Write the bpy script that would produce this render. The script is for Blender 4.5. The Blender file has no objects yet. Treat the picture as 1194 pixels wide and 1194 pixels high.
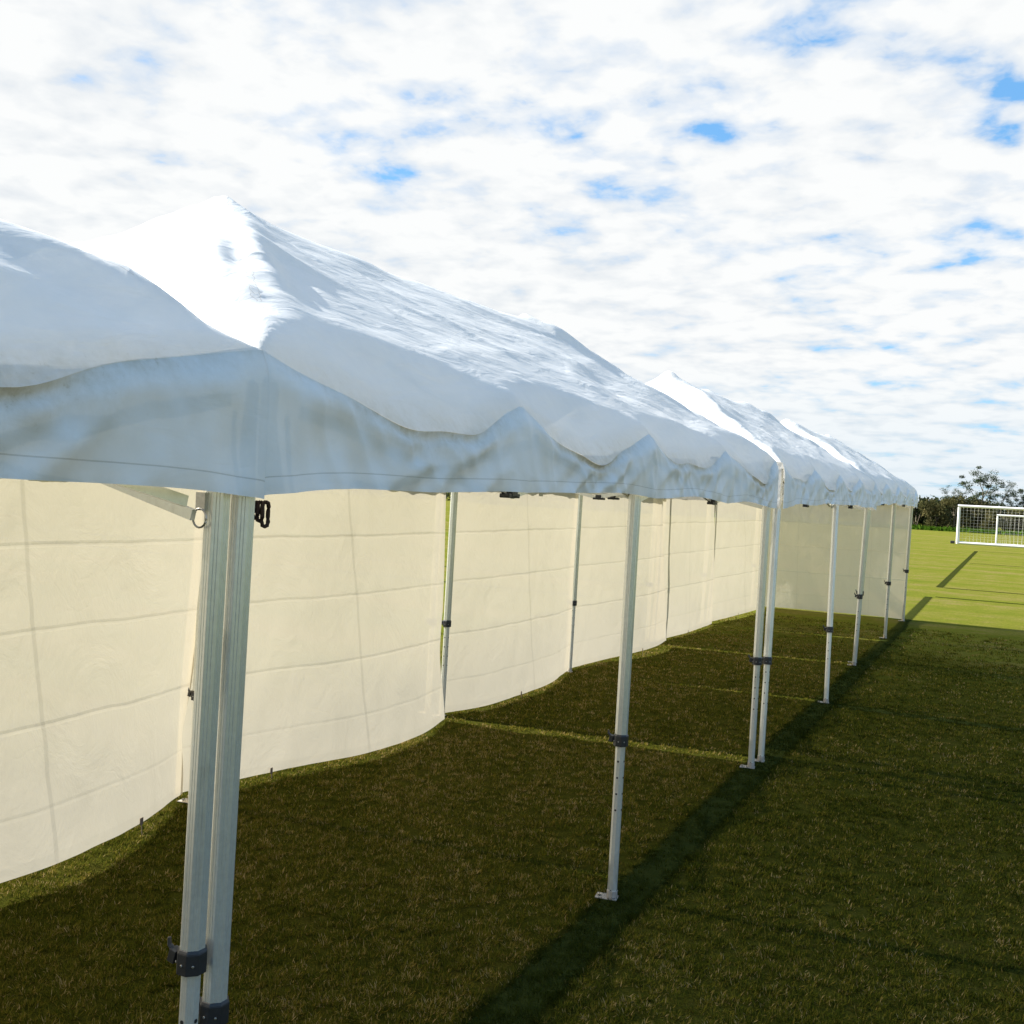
import bpy, bmesh, math, random
import numpy as np
from mathutils import Vector, Matrix, noise as mnoise
random.seed(7); rng = np.random.default_rng(11)
sc = bpy.context.scene
COL = sc.collection
R = math.radians
PI = math.pi

# ------------------------------------------------------------------ helpers
def link(o, parent=None):
    COL.objects.link(o)
    if parent is not None:
        o.parent = parent
    return o

def mesh_obj(name, verts, faces, mat, parent=None, smooth=False, uv=None, attrs=None):
    me = bpy.data.meshes.new(name)
    me.from_pydata([tuple(v) for v in verts], [], [tuple(f) for f in faces])
    for m in (mat if isinstance(mat, (list, tuple)) else [mat]):
        me.materials.append(m)
    if smooth:
        me.polygons.foreach_set('use_smooth', [True] * len(me.polygons))
    if uv is not None:
        l = me.uv_layers.new(name='UVMap')
        idx = np.zeros(len(me.loops), dtype=np.int32); me.loops.foreach_get('vertex_index', idx)
        l.data.foreach_set('uv', np.asarray(uv, dtype=np.float32)[idx].ravel())
    if attrs:
        for k, v in attrs.items():
            a = me.attributes.new(k, 'FLOAT', 'POINT'); a.data.foreach_set('value', np.asarray(v, dtype=np.float32))
    me.update()
    return link(bpy.data.objects.new(name, me), parent)

def empty(name, loc, label, cat, group=None):
    o = bpy.data.objects.new(name, None)
    o.empty_display_size = 0.2
    o.location = loc
    link(o)
    tag(o, label, cat, group)
    return o

def tag(o, label=None, cat=None, group=None, kind=None):
    if label: o['label'] = label
    if cat: o['category'] = cat
    if group: o['group'] = group
    if kind: o['kind'] = kind
    return o

class MB:
    """collects verts / faces for one mesh"""
    def __init__(s): s.v = []; s.f = []; s.mi = []; s.cur = 0
    def face(s, f): s.f.append(tuple(f)); s.mi.append(s.cur)
    def prism(s, a, b, prof, up=(0, 0, 1), prof2=None, caps=True):
        a = Vector(a); b = Vector(b); d = (b - a).normalized()
        u = Vector(up)
        if abs(d.dot(u)) > .98: u = Vector((1, 0, 0))
        x = u.cross(d).normalized(); y = d.cross(x).normalized()
        n = len(prof); o = len(s.v); p2 = prof2 or prof
        for (px, py) in prof: s.v.append(a + x * px + y * py)
        for (px, py) in p2: s.v.append(b + x * px + y * py)
        for i in range(n):
            j = (i + 1) % n; s.face((o + i, o + j, o + n + j, o + n + i))
        if caps:
            s.face(tuple(o + i for i in reversed(range(n)))); s.face(tuple(o + n + i for i in range(n)))
    def tube(s, a, b, r, n=10, r2=None):
        pr = [(r * math.cos(2 * PI * i / n), r * math.sin(2 * PI * i / n)) for i in range(n)]
        r2 = r if r2 is None else r2
        p2 = [(r2 * math.cos(2 * PI * i / n), r2 * math.sin(2 * PI * i / n)) for i in range(n)]
        s.prism(a, b, pr, prof2=p2)
    def path(s, pts, r, n=8):
        """round tube along a polyline; r number or list"""
        pts = [Vector(p) for p in pts]; o = len(s.v); m = len(pts)
        for i, p in enumerate(pts):
            d = (pts[min(i + 1, m - 1)] - pts[max(i - 1, 0)]).normalized()
            u = Vector((0, 0, 1)) if abs(d.z) < .95 else Vector((1, 0, 0))
            x = u.cross(d).normalized(); y = d.cross(x)
            rr = r[i] if isinstance(r, (list, tuple)) else r
            for k in range(n):
                t = 2 * PI * k / n; s.v.append(p + x * (rr * math.cos(t)) + y * (rr * math.sin(t)))
        for i in range(m - 1):
            for k in range(n):
                k2 = (k + 1) % n
                s.face((o + i * n + k, o + i * n + k2, o + (i + 1) * n + k2, o + (i + 1) * n + k))
        s.face(tuple(o + k for k in reversed(range(n)))); s.face(tuple(o + (m - 1) * n + k for k in range(n)))
    def box(s, c, d, rz=0, ry=0):
        c = Vector(c); h = Vector(d) / 2; M = Matrix.Rotation(rz, 3, 'Z') @ Matrix.Rotation(ry, 3, 'Y'); o = len(s.v)
        for sx in (-1, 1):
            for sy in (-1, 1):
                for sz in (-1, 1):
                    s.v.append(c + M @ Vector((sx * h.x, sy * h.y, sz * h.z)))
        for f in ((0, 1, 3, 2), (4, 6, 7, 5), (0, 4, 5, 1), (2, 3, 7, 6), (0, 2, 6, 4), (1, 5, 7, 3)):
            s.face(tuple(o + i for i in f))
    def build(s, name, mat, parent=None, bevel=0, smooth=False):
        # vertices are world coordinates; parents sit at a location, so shift
        off = parent_loc(parent)
        o = mesh_obj(name, [Vector(v) - off for v in s.v], s.f, mat, parent, smooth)
        if isinstance(mat, (list, tuple)):
            o.data.polygons.foreach_set('material_index', s.mi)
        if bevel:
            b = o.modifiers.new('bevel', 'BEVEL'); b.width = bevel; b.segments = 2; b.limit_method = 'ANGLE'
        return o

def parent_loc(p):
    v = Vector((0, 0, 0))
    while p is not None:
        v = v + p.location; p = p.parent
    return v

def fbm(x, y, z, o=3):
    return mnoise.fractal(Vector((x, y, z)), 1.0, 2.0, o)

def ridged(x, y, z):
    return 1 - 2 * abs(mnoise.noise(Vector((x, y, z))))

def sstep(a, b, x):
    t = min(1, max(0, (x - a) / (b - a))); return t * t * (3 - 2 * t)

# ------------------------------------------------------------------ materials
class NT:
    def __init__(s, name):
        s.m = bpy.data.materials.new(name); s.m.use_nodes = True
        s.t = s.m.node_tree; s.t.nodes.clear()
        s.out = s.n('ShaderNodeOutputMaterial')
    def n(s, ty, **kw):
        nd = s.t.nodes.new(ty)
        for k, v in kw.items():
            if k in nd.inputs: 
                nd.inputs[k].default_value = v
            else: setattr(nd, k, v)
        return nd
    def l(s, a, b): s.t.links.new(a, b)
    def noise(s, vec, scale, detail=4, rough=.55, dist=0):
        nd = s.n('ShaderNodeTexNoise'); nd.inputs['Scale'].default_value = scale; nd.inputs['Detail'].default_value = detail
        nd.inputs['Roughness'].default_value = rough; nd.inputs['Distortion'].default_value = dist
        if vec is not None: s.l(vec, nd.inputs['Vector'])
        return nd.outputs['Fac']
    def ramp(s, fac, stops):
        nd = s.n('ShaderNodeValToRGB'); e = nd.color_ramp.elements
        while len(e) < len(stops): e.new(.5)
        for i, (p, c) in enumerate(stops):
            e[i].position = p; e[i].color = (*c, 1) if len(c) == 3 else c
        s.l(fac, nd.inputs['Fac']); return nd.outputs['Color']
    def mix(s, f, a, b, mode='MIX'):
        nd = s.n('ShaderNodeMix'); nd.data_type = 'RGBA'; nd.blend_type = mode
        for v, i in ((f, 0), (a, 6), (b, 7)):
            if hasattr(v, 'is_output'): s.l(v, nd.inputs[i])
            else: nd.inputs[i].default_value = v if i == 0 else ((*v, 1) if len(v) == 3 else v)
        return nd.outputs[2]
    def math(s, op, a, b=None, c=None, clamp=False):
        nd = s.n('ShaderNodeMath'); nd.operation = op; nd.use_clamp = clamp
        for i, v in enumerate((a, b, c)):
            if v is None: continue
            if hasattr(v, 'is_output'): s.l(v, nd.inputs[i])
            else: nd.inputs[i].default_value = v
        return nd.outputs[0]
    def mapping(s, vec, scale=(1, 1, 1), rot=(0, 0, 0)):
        nd = s.n('ShaderNodeMapping'); nd.inputs['Scale'].default_value = scale; nd.inputs['Rotation'].default_value = rot
        s.l(vec, nd.inputs['Vector']); return nd.outputs[0]
    def bump(s, h, strength, dist):
        nd = s.n('ShaderNodeBump'); nd.inputs['Strength'].default_value = strength; nd.inputs['Distance'].default_value = dist
        s.l(h, nd.inputs['Height']); return nd.outputs[0]
    def obj(s): return s.n('ShaderNodeTexCoord').outputs['Object']
    def pos(s): return s.n('ShaderNodeNewGeometry').outputs['Position']
    def uv(s): return s.n('ShaderNodeTexCoord').outputs['UV']
    def attr(s, name):
        nd = s.n('ShaderNodeAttribute'); nd.attribute_name = name; return nd
    def done(s, sh): s.l(sh, s.out.inputs['Surface']); return s.m

def mat_simple(name, col, rough=.5, metal=0, spec=.5, var=.12, scale=30, bump=0.0, dirt=None):
    m = NT(name); b = m.n('ShaderNodeBsdfPrincipled')
    b.inputs['Roughness'].default_value = rough; b.inputs['Metallic'].default_value = metal
    b.inputs['Specular IOR Level'].default_value = spec
    p = m.pos(); n = m.noise(p, scale, 5, .6)
    lo = tuple(c * (1 - var) for c in col); hi = tuple(min(1, c * (1 + var)) for c in col)
    c = m.ramp(n, [(.3, lo), (.7, hi)])
    if dirt:
        n2 = m.noise(m.mapping(p, (1, 1, .25)), 14, 6, .7)
        c = m.mix(m.ramp(n2, [(.55, (0, 0, 0)), (.75, (dirt[3],) * 3)]), c, dirt[:3])
    m.l(c, b.inputs['Base Color'])
    if bump:
        m.l(m.bump(n, .4, bump), b.inputs['Normal'])
    return m.done(b.outputs[0])

def mat_canopy(name='canopy_vinyl', tl=.13, open_=.20, bs=.28):
    m = NT(name); p = m.pos()
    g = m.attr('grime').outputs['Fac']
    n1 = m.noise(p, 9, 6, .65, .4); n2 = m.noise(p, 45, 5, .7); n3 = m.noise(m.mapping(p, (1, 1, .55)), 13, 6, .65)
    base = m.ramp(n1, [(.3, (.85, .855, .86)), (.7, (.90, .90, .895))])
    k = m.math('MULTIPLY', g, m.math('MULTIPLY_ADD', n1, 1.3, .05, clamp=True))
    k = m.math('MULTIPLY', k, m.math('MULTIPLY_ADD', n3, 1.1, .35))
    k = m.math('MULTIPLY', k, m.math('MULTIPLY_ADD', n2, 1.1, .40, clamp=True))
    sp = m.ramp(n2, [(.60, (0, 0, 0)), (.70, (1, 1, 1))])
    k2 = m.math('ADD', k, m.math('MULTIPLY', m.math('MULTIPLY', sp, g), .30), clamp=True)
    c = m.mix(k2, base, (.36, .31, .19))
    # tiny mildew specks
    sp2 = m.ramp(m.noise(p, 110, 3, .6), [(.70, (0, 0, 0)), (.78, (.5, .5, .5))])
    c = m.mix(m.math('MULTIPLY', sp2, g), c, (.16, .14, .10))
    b = m.n('ShaderNodeBsdfPrincipled'); b.inputs['Roughness'].default_value = .5; b.inputs['Specular IOR Level'].default_value = .3
    m.l(c, b.inputs['Base Color'])
    # fine creases of a folded vinyl sheet
    cr = m.noise(m.mapping(p, (3.2, 1.1, 3.2), (0, 0, .25)), 3.6, 4, .5, .9)
    cr2 = m.noise(p, 22, 3, .5, .3)
    h = m.math('ADD', cr, m.math('MULTIPLY', cr2, .03))
    nrm0 = m.bump(h, bs, .028)
    hz = m.attr('hem_height').outputs['Fac']; sq = m.attr('seam_gap').outputs['Fac']
    st = m.math('MAXIMUM', m.math('LESS_THAN', m.math('ABSOLUTE', m.math('SUBTRACT', hz, .046)), .0016), m.math('LESS_THAN', sq, .0022))
    st = m.math('MAXIMUM', st, m.math('LESS_THAN', m.math('ABSOLUTE', m.math('SUBTRACT', sq, .017)), .0012))
    c = m.mix(m.math('MULTIPLY', st, .42), c, (.33, .32, .29))
    m.l(c, b.inputs['Base Color'])
    bn = m.n('ShaderNodeBump'); bn.inputs['Strength'].default_value = .5; bn.inputs['Distance'].default_value = .004
    m.l(m.math('SUBTRACT', 1, st), bn.inputs['Height']); m.l(nrm0, bn.inputs['Normal']); nrm = bn.outputs[0]; m.l(nrm, b.inputs['Normal'])
    t = m.n('ShaderNodeBsdfTranslucent'); m.l(m.mix(.0, c, c), t.inputs['Color']); m.l(nrm, t.inputs['Normal'])
    mx = m.n('ShaderNodeMixShader'); mx.inputs[0].default_value = tl
    m.l(b.outputs[0], mx.inputs[1]); m.l(t.outputs[0], mx.inputs[2])
    return m.done(weave(m, mx.outputs[0], open_, (1, .95, .86)))

def weave(m, sh, f, col):
    # the open weave lets a little light straight through
    tr = m.n('ShaderNodeBsdfTransparent'); tr.inputs[0].default_value = (*col, 1)
    mx = m.n('ShaderNodeMixShader'); mx.inputs[0].default_value = f
    m.l(sh, mx.inputs[1]); m.l(tr.outputs[0], mx.inputs[2]); return mx.outputs[0]

def mat_wall(glow=.5, tint=(.395, .366, .30), dif=(.78, .74, .63)):
    m = NT('side_wall_cloth'); p = m.pos(); uv = m.uv()
    sx = m.n('ShaderNodeSeparateXYZ'); m.l(uv, sx.inputs[0])
    U, V = sx.outputs[0], sx.outputs[1]
    n1 = m.noise(p, 1.3, 5, .6); n2 = m.noise(p, 12, 5, .6)
    # sewn double seams (u = 0, .5, 1) and hems let less light through
    wob = m.math('MULTIPLY_ADD', m.noise(m.mapping(uv, (0, 3, 0)), 2.0, 2), .012, -.006)
    d = m.math('ABSOLUTE', m.math('SUBTRACT', m.math('ADD', U, wob), .52))
    seam = m.math('LESS_THAN', d, .0042)
    de = m.math('MINIMUM', U, m.math('SUBTRACT', 1, U))
    seam2 = m.math('LESS_THAN', de, .012)
    hem = m.math('GREATER_THAN', V, .972)
    sm = m.math('MAXIMUM', m.math('MULTIPLY', seam, 1.0), m.math('MAXIMUM', m.math('MULTIPLY', seam2, .35), m.math('MULTIPLY', hem, .35)))
    # storage folds: horizontal creases
    wv = m.math('MULTIPLY_ADD', m.noise(m.mapping(p, (1, 1, .2)), 1.6, 3), .016, -.008)
    vv = m.math('ADD', V, wv)
    crease = None; ch = None
    for q, a in ((.205, 1), (.42, .9), (.655, 1), (.86, .5)):
        dd = m.math('ABSOLUTE', m.math('SUBTRACT', vv, q))
        k = m.math('MULTIPLY', m.math('SUBTRACT', 1, m.math('DIVIDE', dd, .008), clamp=True), a)
        k = m.math('MAXIMUM', k, 0)
        crease = k if crease is None else m.math('MAXIMUM', crease, k)
    crk = m.math('MULTIPLY', crease, m.math('MULTIPLY_ADD', m.noise(p, 2.6, 5, .65), 3.2, -1.15, clamp=True))
    # weathering, a little grubby at the top and the seams
    stain = m.ramp(m.noise(m.mapping(p, (1, 1, .35)), 4, 6, .7), [(.52, (0, 0, 0)), (.8, (.30, .30, .30))])
    cT = m.mix(stain, m.mix(n1, tuple(c * .95 for c in tint), tint), tuple(c * .8 for c in tint))
    dark = m.math('SUBTRACT', 1, m.math('ADD', m.math('MULTIPLY', sm, .17), m.math('MULTIPLY', crk, .26)))
    dk = m.n('ShaderNodeCombineColor')
    for i in range(3): m.l(dark, dk.inputs[i])
    cT = m.mix(1.0, cT, dk.outputs[0], 'MULTIPLY')
    wr = m.noise(m.mapping(p, (1, 1, .7)), 3.2, 7, .6, .8)
    rg = m.n('ShaderNodeTexVoronoi'); rg.feature = 'DISTANCE_TO_EDGE'; rg.inputs['Scale'].default_value = 3.1
    wp = m.n('ShaderNodeVectorMath'); wp.operation = 'ADD'; m.l(m.mapping(p, (1, .8, .6), (.5, .3, .2)), wp.inputs[0])
    wn = m.n('ShaderNodeTexNoise'); wn.inputs['Scale'].default_value = 1.7; wn.inputs['Detail'].default_value = 3; m.l(p, wn.inputs['Vector'])
    m.l(wn.outputs['Color'], wp.inputs[1]); m.l(wp.outputs[0], rg.inputs['Vector'])
    pk_ = m.math('SUBTRACT', 1, m.math('DIVIDE', rg.outputs['Distance'], .035), clamp=True)
    pk_ = m.math('MULTIPLY', pk_, m.math('MULTIPLY_ADD', m.noise(p, 1.9, 4), 3.0, -1.35, clamp=True))
    h = m.math('ADD', m.math('MULTIPLY', wr, .7), m.math('ADD', m.math('MULTIPLY', crease, .14), m.math('MULTIPLY', pk_, .045)))
    nrm = m.bump(h, .6, .04)
    df = m.n('ShaderNodeBsdfDiffuse'); m.l(m.mix(stain, dif, tuple(c * .78 for c in dif)), df.inputs['Color']); m.l(nrm, df.inputs['Normal'])
    t = m.n('ShaderNodeBsdfTranslucent'); m.l(cT, t.inputs['Color']); m.l(nrm, t.inputs['Normal'])
    mx = m.n('ShaderNodeMixShader'); mx.inputs[0].default_value = glow
    m.l(df.outputs[0], mx.inputs[1]); m.l(t.outputs[0], mx.inputs[2])
    return m.done(weave(m, mx.outputs[0], .15, (1, .82, .50)))

def mat_grass_ground():
    m = NT('turf'); p = m.pos()
    s = m.n('ShaderNodeSeparateXYZ'); m.l(p, s.inputs[0])
    n1 = m.noise(p, 1.7, 5, .65); n2 = m.noise(p, 16, 6, .72); n3 = m.noise(p, 90, 4, .75); nb = m.noise(p, .35, 4, .6)
    stretch = m.noise(m.mapping(p, (.14, 1, 1)), .6, 6, .62)
    a = m.ramp(n1, [(.32, (.062, .078, .009)), (.5, (.095, .102, .013)), (.68, (.128, .108, .024))])
    b = m.ramp(n2, [(.30, (.030, .036, .006)), (.52, (.090, .096, .014)), (.76, (.175, .145, .045))])
    near = m.mix(.55, a, b)
    near = m.mix(m.ramp(n3, [(.36, (.8, .8, .8)), (.62, (0, 0, 0))]), near, (.014, .014, .003))
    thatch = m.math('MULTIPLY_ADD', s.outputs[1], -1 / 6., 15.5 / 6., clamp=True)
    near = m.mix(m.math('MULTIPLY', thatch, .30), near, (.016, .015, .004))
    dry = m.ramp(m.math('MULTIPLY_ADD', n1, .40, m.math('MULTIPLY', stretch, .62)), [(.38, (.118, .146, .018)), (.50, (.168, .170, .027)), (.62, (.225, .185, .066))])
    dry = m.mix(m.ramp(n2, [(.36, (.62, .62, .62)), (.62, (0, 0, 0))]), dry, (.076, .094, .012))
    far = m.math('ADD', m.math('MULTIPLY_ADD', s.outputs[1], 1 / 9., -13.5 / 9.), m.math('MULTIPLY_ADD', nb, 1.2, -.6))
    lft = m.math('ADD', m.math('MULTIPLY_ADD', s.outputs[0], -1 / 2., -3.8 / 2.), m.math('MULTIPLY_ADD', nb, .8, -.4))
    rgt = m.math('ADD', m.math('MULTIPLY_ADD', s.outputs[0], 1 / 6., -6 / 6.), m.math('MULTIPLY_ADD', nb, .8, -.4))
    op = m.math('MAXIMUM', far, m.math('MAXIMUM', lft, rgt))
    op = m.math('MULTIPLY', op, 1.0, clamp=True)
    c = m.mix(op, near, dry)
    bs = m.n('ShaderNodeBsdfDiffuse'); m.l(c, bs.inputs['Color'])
    h = m.math('ADD', n2, m.math('MULTIPLY', n3, .6))
    m.l(m.bump(h, .9, .03), bs.inputs['Normal'])
    return m.done(bs.outputs[0])

def mat_leaf(name, attr='tint', trans=.35, c0=(.03, .05, .012), c1=(.12, .13, .03), stops=None):
    m = NT(name); a = m.attr(attr).outputs['Fac']
    c = m.ramp(a, stops or [(0, c0), (1, c1)])
    d = m.n('ShaderNodeBsdfDiffuse'); m.l(c, d.inputs['Color'])
    t = m.n('ShaderNodeBsdfTranslucent'); m.l(c, t.inputs['Color'])
    mx = m.n('ShaderNodeMixShader'); mx.inputs[0].default_value = trans
    m.l(d.outputs[0], mx.inputs[1]); m.l(t.outputs[0], mx.inputs[2])
    return m.done(mx.outputs[0])

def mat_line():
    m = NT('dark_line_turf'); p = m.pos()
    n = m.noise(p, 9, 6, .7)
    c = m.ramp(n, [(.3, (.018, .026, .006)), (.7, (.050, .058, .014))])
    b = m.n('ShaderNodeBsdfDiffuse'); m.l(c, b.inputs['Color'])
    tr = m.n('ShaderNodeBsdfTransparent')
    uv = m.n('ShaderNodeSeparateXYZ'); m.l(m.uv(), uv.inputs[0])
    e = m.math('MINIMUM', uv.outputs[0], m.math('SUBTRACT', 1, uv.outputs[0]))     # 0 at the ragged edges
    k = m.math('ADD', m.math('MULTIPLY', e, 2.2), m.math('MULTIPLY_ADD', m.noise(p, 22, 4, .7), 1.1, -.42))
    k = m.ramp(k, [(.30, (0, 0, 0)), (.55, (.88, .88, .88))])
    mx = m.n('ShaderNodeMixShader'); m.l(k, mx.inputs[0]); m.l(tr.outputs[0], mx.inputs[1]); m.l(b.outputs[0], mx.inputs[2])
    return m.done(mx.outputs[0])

M_can = mat_canopy()
M_val = mat_canopy('valance_vinyl', .05, .03, .10)
M_wall = mat_wall()
M_wall_end = mat_wall(.40, (.80, .74, .58), (.92, .86, .72))
M_alu = mat_simple('anodised_aluminium', (.76, .765, .72), .27, .55, .5, .06, 60, 0, (.30, .29, .24, .35))
M_alu2 = mat_simple('inner_aluminium', (.76, .76, .71), .30, .5, .5, .06, 60, 0, (.26, .24, .18, .45))
M_black = mat_simple('black_nylon', (.022, .023, .026), .42, 0, .5, .2, 60)
M_steel = mat_simple('plated_steel', (.45, .44, .42), .32, .9, .5, .15, 90)
M_plate = mat_simple('foot_steel', (.50, .46, .42), .55, .5, .4, .2, 60, 0, (.20, .16, .11, .6))
M_rope = mat_simple('brown_webbing', (.055, .032, .022), .8, 0, .2, .3, 150)
M_tab = mat_simple('grey_webbing', (.16, .12, .09), .8, 0, .2, .2, 120)
M_goal = mat_simple('white_goal_paint', (.80, .80, .79), .4, 0, .5, .04, 5)
M_net = mat_simple('net_cord', (.62, .62, .60), .8, 0, .2, .05, 5)
M_turf = mat_grass_ground()
M_blade = mat_leaf('grass_blade', stops=[(0, (.020, .026, .004)), (.3, (.055, .068, .007)), (.55, (.118, .112, .013)), (.80, (.185, .140, .027)), (1, (.38, .28, .13))], trans=.35)
M_rough = mat_leaf('rough_grass', stops=[(0, (0.0360, 0.0864, 0.0086)), (1, (0.0864, 0.1584, 0.0144))], trans=.4)
M_gum = mat_leaf('gum_leaf', stops=[(0, (0.0216, 0.0368, 0.0195)), (.6, (0.0594, 0.0810, 0.0378)), (1, (0.1296, 0.1458, 0.0756))], trans=.25)
M_scrubA = mat_leaf('scrub_leaf_olive', stops=[(0, (0.0324, 0.0368, 0.0152)), (.6, (0.1026, 0.0993, 0.0411)), (1, (0.2052, 0.1782, 0.0810))], trans=.25)
M_scrubB = mat_leaf('scrub_leaf_dark', stops=[(0, (0.0152, 0.0237, 0.0119)), (.6, (0.0411, 0.0540, 0.0237)), (1, (0.0972, 0.1080, 0.0486))], trans=.25)
M_bark = mat_simple('bark', (.20, .17, .13), .9, 0, .1, .35, 3)
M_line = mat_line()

# ------------------------------------------------------------------ camera and sky
CF, CP, CR, CY = 1199.4704, -0.0229866, 0.0514784, 0.4616887
CL, CH = 1.8147, 2.12295
fwd = Vector((-math.sin(CY) * math.cos(CP), math.cos(CY) * math.cos(CP), math.sin(CP)))
rt = Vector((math.cos(CY), math.sin(CY), 0)); up = rt.cross(fwd)
r2 = rt * math.cos(CR) + up * math.sin(CR); u2 = up * math.cos(CR) - rt * math.sin(CR)
cam = bpy.data.cameras.new('camera'); co = bpy.data.objects.new('camera', cam); link(co)
Mx = Matrix((r2, u2, -fwd)).transposed().to_4x4(); Mx.translation = Vector((CL, 0, CH)); co.matrix_world = Mx
cam.sensor_fit = 'HORIZONTAL'; cam.sensor_width = 36; cam.lens = CF / 1194 * 36; cam.clip_end = 6000; cam.clip_start = .05
sc.camera = co

SUN_EL = R(36.6); SUN_AZ = R(8.0)          # light travels towards +X, a little towards +Y
sd = Vector((math.cos(SUN_AZ) * math.cos(SUN_EL), math.sin(SUN_AZ) * math.cos(SUN_EL), -math.sin(SUN_EL)))
sl = bpy.data.lights.new('sun', 'SUN'); sl.energy = 5.0; sl.angle = R(.55); sl.color = (1, .945, .84)
so = bpy.data.objects.new('sun', sl); link(so); so.location = (-30, -5, 30)
so.rotation_euler = sd.to_track_quat('-Z', 'Y').to_euler()

def build_world():
    w = bpy.data.worlds.new('World'); sc.world = w; w.use_nodes = True
    t = w.node_tree; t.nodes.clear()
    m = NT.__new__(NT); m.t = t; m.out = t.nodes.new('ShaderNodeOutputWorld')
    sky = m.n('ShaderNodeTexSky'); sky.sky_type = 'NISHITA'; sky.sun_disc = False
    sky.sun_elevation = SUN_EL; sky.sun_rotation = R(270) - SUN_AZ
    sky.air_density = 1.0; sky.dust_density = .6; sky.ozone_density = 1.3; sky.altitude = 20
    g = m.n('ShaderNodeTexCoord').outputs['Generated']
    s = m.n('ShaderNodeSeparateXYZ'); m.l(g, s.inputs[0]); X, Y, Z = s.outputs
    zz = m.math('ADD', m.math('MAXIMUM', Z, 0), .15)
    c = m.n('ShaderNodeCombineXYZ'); m.l(m.math('DIVIDE', X, zz), c.inputs[0]); m.l(m.math('DIVIDE', Y, zz), c.inputs[1])
    P = c.outputs[0]
    big = m.noise(P, .9, 3, .5, .3)
    cell = m.noise(P, 4.4, 5, .50, .25)
    fine = m.noise(P, 16.0, 5, .62, .6)
    # thinner cloud away from the sun (towards +X) and high up
    side = m.math('ADD', m.math('MULTIPLY', X, -.13), m.math('MULTIPLY', Z, -.14))
    clear = m.math('ADD', m.math('MULTIPLY', m.math('MAXIMUM', m.math('SUBTRACT', Z, .45), 0), .45), m.math('MULTIPLY', m.math('MAXIMUM', m.math('SUBTRACT', X, .45), 0), .0))
    side = m.math('SUBTRACT', side, clear)
    mid = m.noise(P, 9.5, 4, .5, .2)
    cov = m.math('ADD', m.math('ADD', m.math('MULTIPLY', big, .50), m.math('MULTIPLY', cell, .62)), m.math('ADD', m.math('MULTIPLY', mid, .36), side))
    cov = m.math('MULTIPLY_ADD', fine, .14, cov)
    K = m.ramp(cov, [(.628, (0, 0, 0)), (.668, (.46, .46, .46)), (.72, (.84, .84, .84)), (.80, (1, 1, 1))])
    cl = m.ramp(m.math('MULTIPLY_ADD', mid, .5, m.math('MULTIPLY', cell, .6)), [(.40, (5.9, 6.25, 6.6)), (.60, (7.4, 7.5, 7.5))])
    # unseen cloud overhead and towards +X, dimmed to cut the sky fill
    gx = m.math('MULTIPLY_ADD', X, 1 / .5, -.14 / .5, clamp=True); gz = m.math('MULTIPLY_ADD', Z, 1 / .3, -.50 / .3, clamp=True)
    cl = m.mix(m.math('MULTIPLY', m.math('MAXIMUM', gx, gz), .28), cl, (1.0, .95, .86))
    low = m.math('SUBTRACT', 1, m.math('DIVIDE', Z, .13), clamp=True)            # veil of thin air near the horizon
    blue0 = m.mix(1.0, sky.outputs[0], (1.15, 1.62, 2.0), 'MULTIPLY')
    blue = m.mix(.72, blue0, m.mix(m.math('MULTIPLY_ADD', Z, 4.5, -.5, clamp=True), (2.6, 4.8, 7.0), (1.45, 3.75, 6.8)))
    col = m.mix(K, blue, cl)
    hz = m.mix(m.math('MULTIPLY', low, .50), col, (4.6, 5.9, 6.9))
    b = m.n('ShaderNodeBackground'); b.inputs['Strength'].default_value = .05
    m.l(hz, b.inputs['Color']); m.l(b.outputs[0], m.out.inputs['Surface'])
build_world()

# ------------------------------------------------------------------ ground
def sheet(name, x0, x1, y0, y1, z, mat, nx=1, ny=1):
    vs = []; fs = []; uv = []
    for j in range(ny + 1):
        for i in range(nx + 1):
            vs.append((x0 + (x1 - x0) * i / nx, y0 + (y1 - y0) * j / ny, z)); uv.append((i / nx, j / ny))
    for j in range(ny):
        for i in range(nx):
            a = j * (nx + 1) + i; fs.append((a, a + 1, a + nx + 2, a + nx + 1))
    return mesh_obj(name, vs, fs, mat, uv=uv)

tag(sheet('ground', -1500, 1500, -600, 2500, 0, M_turf), kind='structure')

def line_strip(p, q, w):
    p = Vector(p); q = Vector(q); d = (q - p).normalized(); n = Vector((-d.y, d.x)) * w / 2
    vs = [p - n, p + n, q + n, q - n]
    o = mesh_obj('field_line_and_shade', [(v.x, v.y, .006) for v in vs], [(0, 3, 2, 1)], M_line, uv=[(0, 0), (1, 0), (1, 1), (0, 1)])
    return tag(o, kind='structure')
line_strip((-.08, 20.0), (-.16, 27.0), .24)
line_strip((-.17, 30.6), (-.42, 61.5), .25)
line_strip((.16, -8.0), (-.06, 20.0), .27)  # touchline run on under the tents, painted dark to deepen the eave shadow
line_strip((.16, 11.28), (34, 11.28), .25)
line_strip((-.02, 27.15), (34, 27.4), .25)
line_strip((-.05, 30.60), (34, 30.9), .25)
line_strip((-.10, 46.45), (34, 46.9), .25)
line_strip((-.30, 61.5), (34, 61.9), .25)
for y in (19.5, 23.15, 42.1): line_strip((-34, y), (-6, y), .20)

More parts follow.
